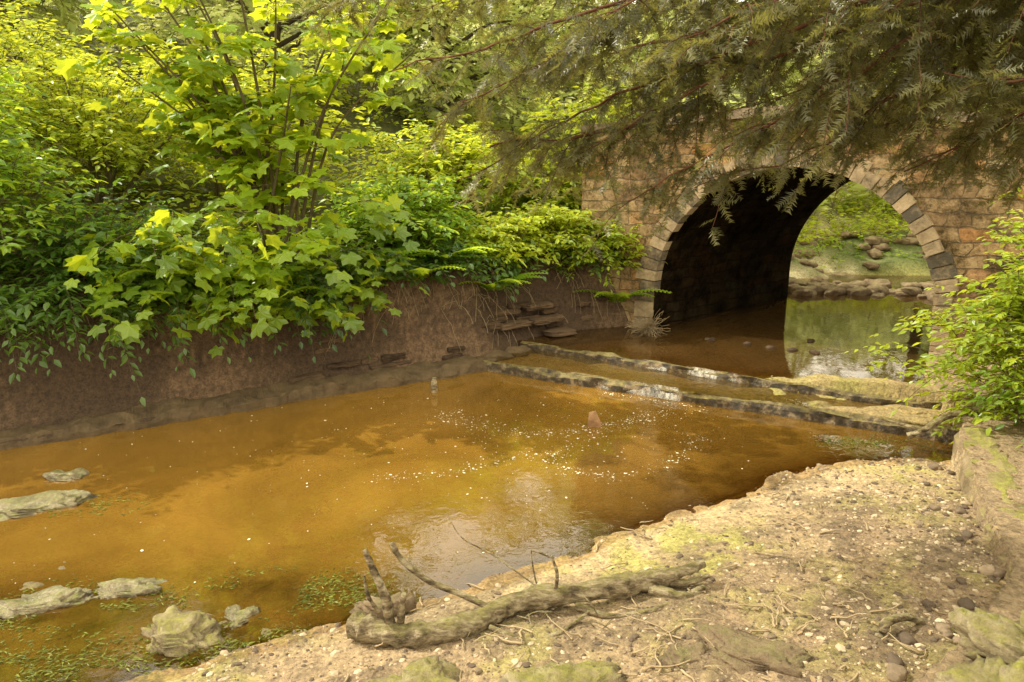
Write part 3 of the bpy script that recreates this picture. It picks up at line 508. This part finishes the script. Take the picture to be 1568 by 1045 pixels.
def shrub(name,c,rad,ns,nl,leaf,lmat,tmpl=TL,L=(.25,.6),droop=.35,stems=10,width=1.,lump=.35,z0=None,low=-.4):
    mb=MB(); x,y=c[0],c[1]; zb=gz(x,y) if z0 is None else z0; cc=np.array([x,y,c[2]]); rad=np.array(rad)
    u=nrm(R.normal(0,1,(ns*3,3))); u=u[u[:,2]>low][:ns]; n=len(u)
    f=1+lump*2*fbm(u[:,0]*2+u[:,2]*1.7+x*3,u[:,1]*2+y,3); rr=(R.random(n)**.45)*f
    q=cc+u*rad*rr[:,None]; d=nrm(u*np.array([1,1,.5])+np.array([0,0,.45])+R.normal(0,.3,(n,3))); Ls=R.uniform(*L,n)
    shoots(mb,q-d*Ls[:,None]*.5,d,Ls,nl,leaf,tmpl,droop,width=width)
    e=q[R.integers(0,n,stems)]; b=np.array([x,y,zb-.1])+R.normal(0,.06,(stems,3))*np.array([1,1,0])*rad.max()*2
    t=np.linspace(0,1,10)[:,None]; P=np.stack([bb*(1-t)+(ee)*t+np.array([0,0,1.])*.25*np.sin(np.pi*t)*rad[2]*.6 for bb,ee in zip(b,e)])
    tubes(mb,P,np.linspace(.022,.006,10)*rad.max(),6,1)
    return mb.build(name,[lmat,M_stem])
mb=MB(); base=np.array([-2.25,7.15,gz(-2.25,7.15)])
ends=[]
for q in range(20):
    a=R.uniform(0,6.28) if q>7 else [0,.5,3.0,-.3,2.6,3.5,.2,-.6][q]; e=base+np.array([math.cos(a)*R.uniform(.6,1.65),math.sin(a)*R.uniform(.2,.9)-.1,R.uniform(1.5,3.0)]); m_=base*.5+e*.5+np.array([0,0,.25])-.12*np.array([math.cos(a),math.sin(a),0])
    b=base+np.r_[R.normal(0,.12,2),-.1]; P=smooth_line([b,m_,e],14); tubes(mb,P,np.linspace(.02,.006,14),6,1)
    for t in np.linspace(.35,1,11): 
        ends.append(P[int(t*13)])
ends=np.array(ends); n=len(ends); a=R.uniform(0,6.28,n); D=np.stack([np.cos(a),np.sin(a)-.15,R.uniform(.0,.7,n)],1); Ls=R.uniform(.25,.6,n)
shoots(mb,ends,D,Ls,8,.155,SL,.3,t0=.3,sr=.005,spread=1.1)
n=110; B=np.c_[R.uniform(-3.3,-1.3,n),R.uniform(6.35,7.0,n),R.uniform(.8,1.7,n)]; B[:,1]=6.75+.5*(B[:,0]+2.3)+R.uniform(-.25,.3,n)
a=R.normal(-1.3,.8,n); shoots(mb,B,np.stack([np.cos(a),np.sin(a),R.uniform(-.1,.5,n)],1),R.uniform(.3,.65,n),8,.155,SL,.45,t0=.2,sr=.005,spread=1.1)
mb.build('sycamore_tree',[M_syc,M_stem])
def G(x,y,dz): return (x,y,gz(x,y)+dz)
shrub('elder_bush',G(-4.5,6.1,.75),(.95,.75,1.0),420,12,.085,M_mid,L=(.25,.6))
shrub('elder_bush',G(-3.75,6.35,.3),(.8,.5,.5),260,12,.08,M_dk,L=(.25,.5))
shrub('hazel_bush',G(-5.4,6.9,1.1),(1.2,.9,1.3),480,12,.09,M_mid,L=(.3,.7))
shrub('hawthorn_bush',G(-4.5,8.2,.9),(1.3,1.0,1.0),600,14,.08,M_br,L=(.3,.7))
shrub('hazel_bush',G(-3.6,9.5,.8),(1.5,1.0,1.1),420,12,.11,M_br,L=(.3,.7))
shrub('hawthorn_bush',G(-6.2,9.2,1.0),(1.8,1.2,1.2),600,13,.10,M_br,L=(.3,.8))
shrub('elder_bush',G(-1.2,8.1,.4),(.8,.6,.5),360,13,.09,M_mid,L=(.25,.55))
shrub('hawthorn_bush',G(-.9,9.6,.6),(1.1,.9,.7),420,13,.10,M_br,L=(.3,.7))
shrub('nettle_patch',G(-.35,8.3,.2),(.7,.45,.35),360,14,.075,M_br,L=(.25,.5))
shrub('nettle_patch',G(.45,8.75,.3),(.75,.4,.4),400,14,.075,M_br,L=(.25,.5))
shrub('nettle_patch',G(1.05,8.75,.2),(.5,.35,.4),300,14,.075,M_br,L=(.25,.5))
shrub('hazel_bush',G(.6,9.7,.5),(.8,.6,.6),400,12,.10,M_br,L=(.3,.7))
shrub('willow_bush',G(1.6,11.6,.9),(1.5,1.0,.9),400,12,.12,M_br,L=(.3,.8))
shrub('box_shrub',(4.08,5.35,1.0),(.66,.6,.75),1150,14,.07,M_br,L=(.25,.65),low=-.9,lump=.7)
shrub('box_shrub',(4.05,4.7,.75),(.5,.45,.5),450,14,.06,M_mid,L=(.2,.55),low=-.8,lump=.6)
shrub('hazel_bush',(5.8,7.4,2.0),(1.2,1.0,1.0),380,12,.09,M_br,L=(.3,.7))
def region(name,n,fx,mat,leaf,L,nl,tmpl=TL,droop=.3,width=1.,dirf=None,sr=.003,tilt=.6):
    mb=MB(); x,y=fx(n); z=hgt(x,y); B=np.c_[x,y,z-.02]; D=np.c_[R.normal(0,tilt,(len(x),2)),np.ones(len(x))]
    if dirf is not None: D=D+dirf
    v=np.clip(.5+1.2*fbm(x*.9,y*.9,2)+R.normal(0,.2,len(x)),0,1)
    shoots(mb,B,D,R.uniform(*L,len(x)),nl,leaf,tmpl,droop,var=v,width=width,sr=sr); return mb.build(name,[mat,M_stem])
def alongL(o0,o1,x0=-8,x1=1.7):
    def f(n):
        x=R.uniform(x0,x1,n); y=np.interp(x,Lp[:,0],Lp[:,1]); o=R.uniform(o0,o1,n); return x-.5*o,y+.86*o
    return f
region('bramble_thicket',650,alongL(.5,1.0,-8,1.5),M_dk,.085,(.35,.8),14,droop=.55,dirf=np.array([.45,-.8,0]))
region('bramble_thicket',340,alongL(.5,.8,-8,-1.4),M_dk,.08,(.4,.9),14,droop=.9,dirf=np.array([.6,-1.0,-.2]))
region('undergrowth',850,alongL(.9,2.4,-9,2.0),M_mid,.085,(.35,.8),13)
def back(n):
    X=R.uniform(-13,3,n);Y=R.uniform(3,16,n); k=Y>np.interp(X,Lp[:5,0],Lp[:5,1])+1.6; return X[k],Y[k]
region('undergrowth',2000,back,M_br,.12,(.4,1.0),12)
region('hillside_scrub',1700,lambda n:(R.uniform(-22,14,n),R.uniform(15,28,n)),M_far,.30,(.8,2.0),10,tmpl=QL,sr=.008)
region('streamside_plants',480,lambda n:(R.uniform(3.5,9,n),R.uniform(13.4,16.5,n)),M_br,.12,(.3,.9),12)
region('streamside_plants',60,lambda n:(R.uniform(4.6,8,n),R.uniform(12.6,13.6,n)),M_mid,.08,(.15,.4),10)
mb=MB()
for (x,y) in [(-1.35,7.3),(-1.0,7.45),(-.7,7.75),(-1.7,7.0),(1.25,8.65),(-3.0,6.4),(-.2,7.95)]:
    n=13;a=np.linspace(0,6.28,n)+R.normal(0,.2,n); z=gz(x,y); D=np.stack([np.cos(a),np.sin(a),np.full(n,.55)],1)
    inst(mb,FL,np.tile([x,y,z+.05],(n,1)),D,np.tile([0,0,1.],(n,1)),R.uniform(.45,.7,n),0,R.random(n),1.0)
mb.build('fern_clump',[M_mid])
mb=MB(); n=150; x=R.uniform(-1.6,1.5,n); y=np.interp(x,Lp[:,0],Lp[:,1]); o=R.uniform(.35,.6,n); x=x-.5*o;y=y+.86*o; z=np.minimum(hgt(x,y),.95)+.03
t=np.linspace(0,1,7)[None,:,None]; d=nrm(np.c_[R.normal(.3,.5,n),R.normal(-.8,.3,n),R.uniform(-.6,.5,n)])[:,None]; Ls=R.uniform(.12,.36,n)[:,None,None]
P=np.c_[x,y,z][:,None]+d*Ls*t+np.array([0,0,-1.])*Ls*.7*t**2+R.normal(0,.006,(n,7,3)); tubes(mb,P,.0022,3,0)
n=160; c=np.array([1.55,8.2,.24]); d=nrm(R.normal(0,1,(n,3))*np.array([1,.6,.5]))[:,None]; P=c+d*R.uniform(.08,.28,(n,1,1))*t+R.normal(0,.01,(n,7,3)); tubes(mb,P,.003,3,0)
mb.build('dry_grass',[M_dry])
def tree(name,x,y,H,rad,lmat,nb=24,nsh=24,leaf=.22,crown0=.22,tr=.14):
    mb=MB(); zb=gz(x,y); b=np.array([x,y,zb-.2]); top=b+np.array([R.normal(0,.4),R.normal(0,.4),H*.93])
    P=smooth_line([b,b*.5+top*.5+np.r_[R.normal(0,.25,2),0],top],16); tubes(mb,P,np.linspace(tr,.03,16),8,1,rn=.1)
    for q in range(nb):
        t=crown0+(1-crown0)*q/nb; s=P[min(int(t*15),15)]; a=q*2.4+R.normal(0,.4); rr=rad*(1-.65*((t-.4)/.6)**2 if t>.4 else .85+.15*t)*R.uniform(.6,1.15)
        e=s+np.array([math.cos(a)*rr,math.sin(a)*rr,rr*R.uniform(.1,.6)]); m_=.5*(s+e)+np.array([0,0,.12*rr]); Q=smooth_line([s,m_,e],9); tubes(mb,Q,np.linspace(tr*.35,.012,9),5,1)
        k=R.integers(2,9,nsh); B=Q[k]+R.normal(0,.12*rad*.6,(nsh,3)); D=nrm((B-s)*.3+R.normal(0,.6,(nsh,3))+np.array([math.cos(a),math.sin(a),.15])*.6)
        shoots(mb,B,D,R.uniform(.4,1.0,nsh),10,leaf,QL,.3,sr=.006)
    return mb.build(name,[lmat,M_bark])
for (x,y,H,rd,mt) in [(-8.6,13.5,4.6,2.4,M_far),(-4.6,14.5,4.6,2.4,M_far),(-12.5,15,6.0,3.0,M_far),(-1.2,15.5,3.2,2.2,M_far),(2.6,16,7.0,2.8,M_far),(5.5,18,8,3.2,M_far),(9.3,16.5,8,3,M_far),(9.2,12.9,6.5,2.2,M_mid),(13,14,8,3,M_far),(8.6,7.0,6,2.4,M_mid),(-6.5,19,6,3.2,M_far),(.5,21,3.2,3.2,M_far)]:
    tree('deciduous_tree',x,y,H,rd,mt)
# ---------- yew
mb=MB(); Tb=np.array([3.9,1.7,.9])
P=smooth_line([Tb+(0,0,-.5),Tb+(.05,0,1.5),Tb+(-.05,.1,3.2),Tb+(0,.1,6.5)],24); tubes(mb,P,np.linspace(.24,.08,24),14,1,rn=.15)
limbs=[]
tg=[(-1.15,4.2,2.85),(-.75,4.0,2.6),(-.35,4.1,2.38),(-.12,4.0,2.12),(.15,3.8,2.04),(.45,3.7,1.94),(.75,3.6,1.98),(1.05,3.5,2.14),(1.4,3.4,2.18),(1.75,3.3,2.16),(2.15,3.3,2.12),(2.5,3.4,2.12),
(-.6,4.6,2.95),(0,4.4,2.6),(.5,4.3,2.36),(1.0,4.2,2.36),(1.5,4.2,2.38),(2.0,4.1,2.34),(2.6,4.2,2.28),(3.1,4.0,2.22),
(.2,3.2,2.75),(.7,3.0,2.65),(1.1,2.8,2.5),(1.5,2.7,2.45),(1.9,2.8,2.4),(1.6,3.6,2.65),(2.2,3.5,2.7),(1.2,4.6,2.8),(2.0,4.8,2.6),(2.8,4.9,2.45),(.9,3.4,2.95),(.1,3.6,3.2),(2.1,2.6,2.5),(2.4,3.0,2.6),
(1.3,3.9,2.6),(1.7,3.9,2.75),(2.4,4.4,2.9),(3.0,4.4,2.9),(2.6,3.9,2.5),(1.6,4.6,2.9),(.6,3.9,2.75),(1.6,4.7,2.45),(2.3,4.6,2.38),(1.1,4.6,2.45),(.7,4.5,2.5),(2.0,3.7,2.5),(2.7,3.6,2.7)]
for q,e in enumerate(tg):
    e=np.array(e); s=Tb+np.array([0,0,R.uniform(1.6,3.4)]); m1=s*.6+e*.4+np.array([0,.25,.35])+R.normal(0,.18,3); m2=s*.25+e*.75+np.array([0,.1,.16])+R.normal(0,.10,3)
    limbs.append(smooth_line([s,m1,m2,e],40))
limbs.append(smooth_line([(3.8,1.9,4.4),(2.2,2.9,3.9),(1.35,3.5,3.2),(1.05,3.75,2.7),(.885,3.8,2.42),(.54,3.85,2.28),(.2,3.9,2.2),(-.16,4,2.16)],40))
for li,lm in enumerate(limbs):
    lm[:,:]+=np.cumsum(R.normal(0,.010,lm.shape),axis=0); tubes(mb,lm,np.linspace(.020,.003,40)*(R.uniform(.6,1.0) if li<len(limbs)-1 else 1.6),6,1)
SB=[];SD=[];SL_=[]
for li,lm in enumerate(limbs):
    seg=np.linalg.norm(np.diff(lm,axis=0),axis=1).sum(); nb=int(seg*(9 if li<20 else 12)); tl=R.uniform(.3,1,nb); idx=(tl*38).astype(int); p=lm[idx]; tn=nrm(lm[idx+1]-lm[idx])
    sd=nrm(np.cross(tn,[0,0,1.]))*np.where(np.arange(nb)%2,1,-1)[:,None]
    D=nrm(tn*R.uniform(.3,1.1,(nb,1))+sd*R.uniform(.3,1.1,(nb,1))+R.normal(0,.3,(nb,3))+np.array([0,0,.0])); L=R.uniform(.18,.48,nb)*(1.1-.45*tl)
    t=np.linspace(0,1,7); Q=p[:,None]+D[:,None]*(L[:,None]*t)[...,None]; Q[...,2]-=.45*L[:,None]*t**2; Q+=np.cumsum(R.normal(0,.005,Q.shape),axis=1)
    tubes(mb,Q,np.linspace(.003,.0012,7),3,1)
    for b in range(nb):
        m_=int(L[b]/.016)+3; u=R.uniform(.03,1,m_); pos=np.stack([np.interp(u*6,np.arange(7),Q[b][:,c]) for c in range(3)],1); tnb=nrm(Q[b][-1]-Q[b][0]); sb=nrm(np.cross(tnb,[0,0,1.])+R.normal(0,.3,3))
        dd=tnb*R.uniform(.2,1.1,(m_,1))+sb*(np.where(np.arange(m_)%2,1,-1)*R.uniform(.4,1.,m_))[:,None]+R.normal(0,.32,(m_,3))+np.array([0,0,-.2]); SB.append(pos);SD.append(dd);SL_.append(R.uniform(.04,.12,m_))
SB=np.vstack(SB);SD=np.vstack(SD);SL_=np.concatenate(SL_); n=len(SB)
inst(mb,SP,SB,SD,np.array([0,0,1.])+R.normal(0,.7,(n,3)),SL_,0,R.random(n)); mb.build('yew_tree',[M_yew,M_yb])
# ---------- light, sky, camera
el=math.radians(44); sd=np.array([-.93,.37]); sd/=np.linalg.norm(sd)
to=Vector((sd[0]*math.cos(el),sd[1]*math.cos(el),math.sin(el)))
sl=bpy.data.lights.new('sun','SUN'); sl.energy=5.0; sl.angle=math.radians(.5); sl.color=(1,.93,.74); so=bpy.data.objects.new('sun',sl); scene.collection.objects.link(so); so.rotation_euler=to.to_track_quat('Z','Y').to_euler()
wd=bpy.data.worlds.new('World'); scene.world=wd; wd.use_nodes=True; nt=wd.node_tree; bg=nt.nodes['Background']; sk=nt.nodes.new('ShaderNodeTexSky'); sk.sky_type='NISHITA'; sk.sun_disc=False; sk.sun_elevation=el; sk.sun_rotation=math.atan2(sd[0],sd[1]); sk.dust_density=3.0; sk.air_density=1.0
tc=N(nt,'ShaderNodeTexCoord'); nz=N(nt,'ShaderNodeTexNoise',Scale=2.6,Detail=5.0); nt.links.new(tc.outputs['Generated'],nz.inputs['Vector'])
mr=N(nt,'ShaderNodeMapRange'); nt.links.new(nz.outputs[0],mr.inputs[0]); mr.inputs[1].default_value=.37; mr.inputs[2].default_value=.52
mx=N(nt,'ShaderNodeMixRGB'); nt.links.new(mr.outputs[0],mx.inputs[0]); nt.links.new(sk.outputs[0],mx.inputs[1]); mx.inputs[2].default_value=(22,19.8,14.6,1)
nt.links.new(mx.outputs[0],bg.inputs[0]); bg.inputs[1].default_value=.15
cam=bpy.data.cameras.new('camera'); cam.lens=26; cam.clip_end=600; co=bpy.data.objects.new('camera',cam); scene.collection.objects.link(co); co.location=(0,0,2.2); co.rotation_euler=(math.radians(75.5),0,0); scene.camera=co
scene.view_settings.view_transform='Standard'; scene.view_settings.look='None'; scene.view_settings.exposure=0
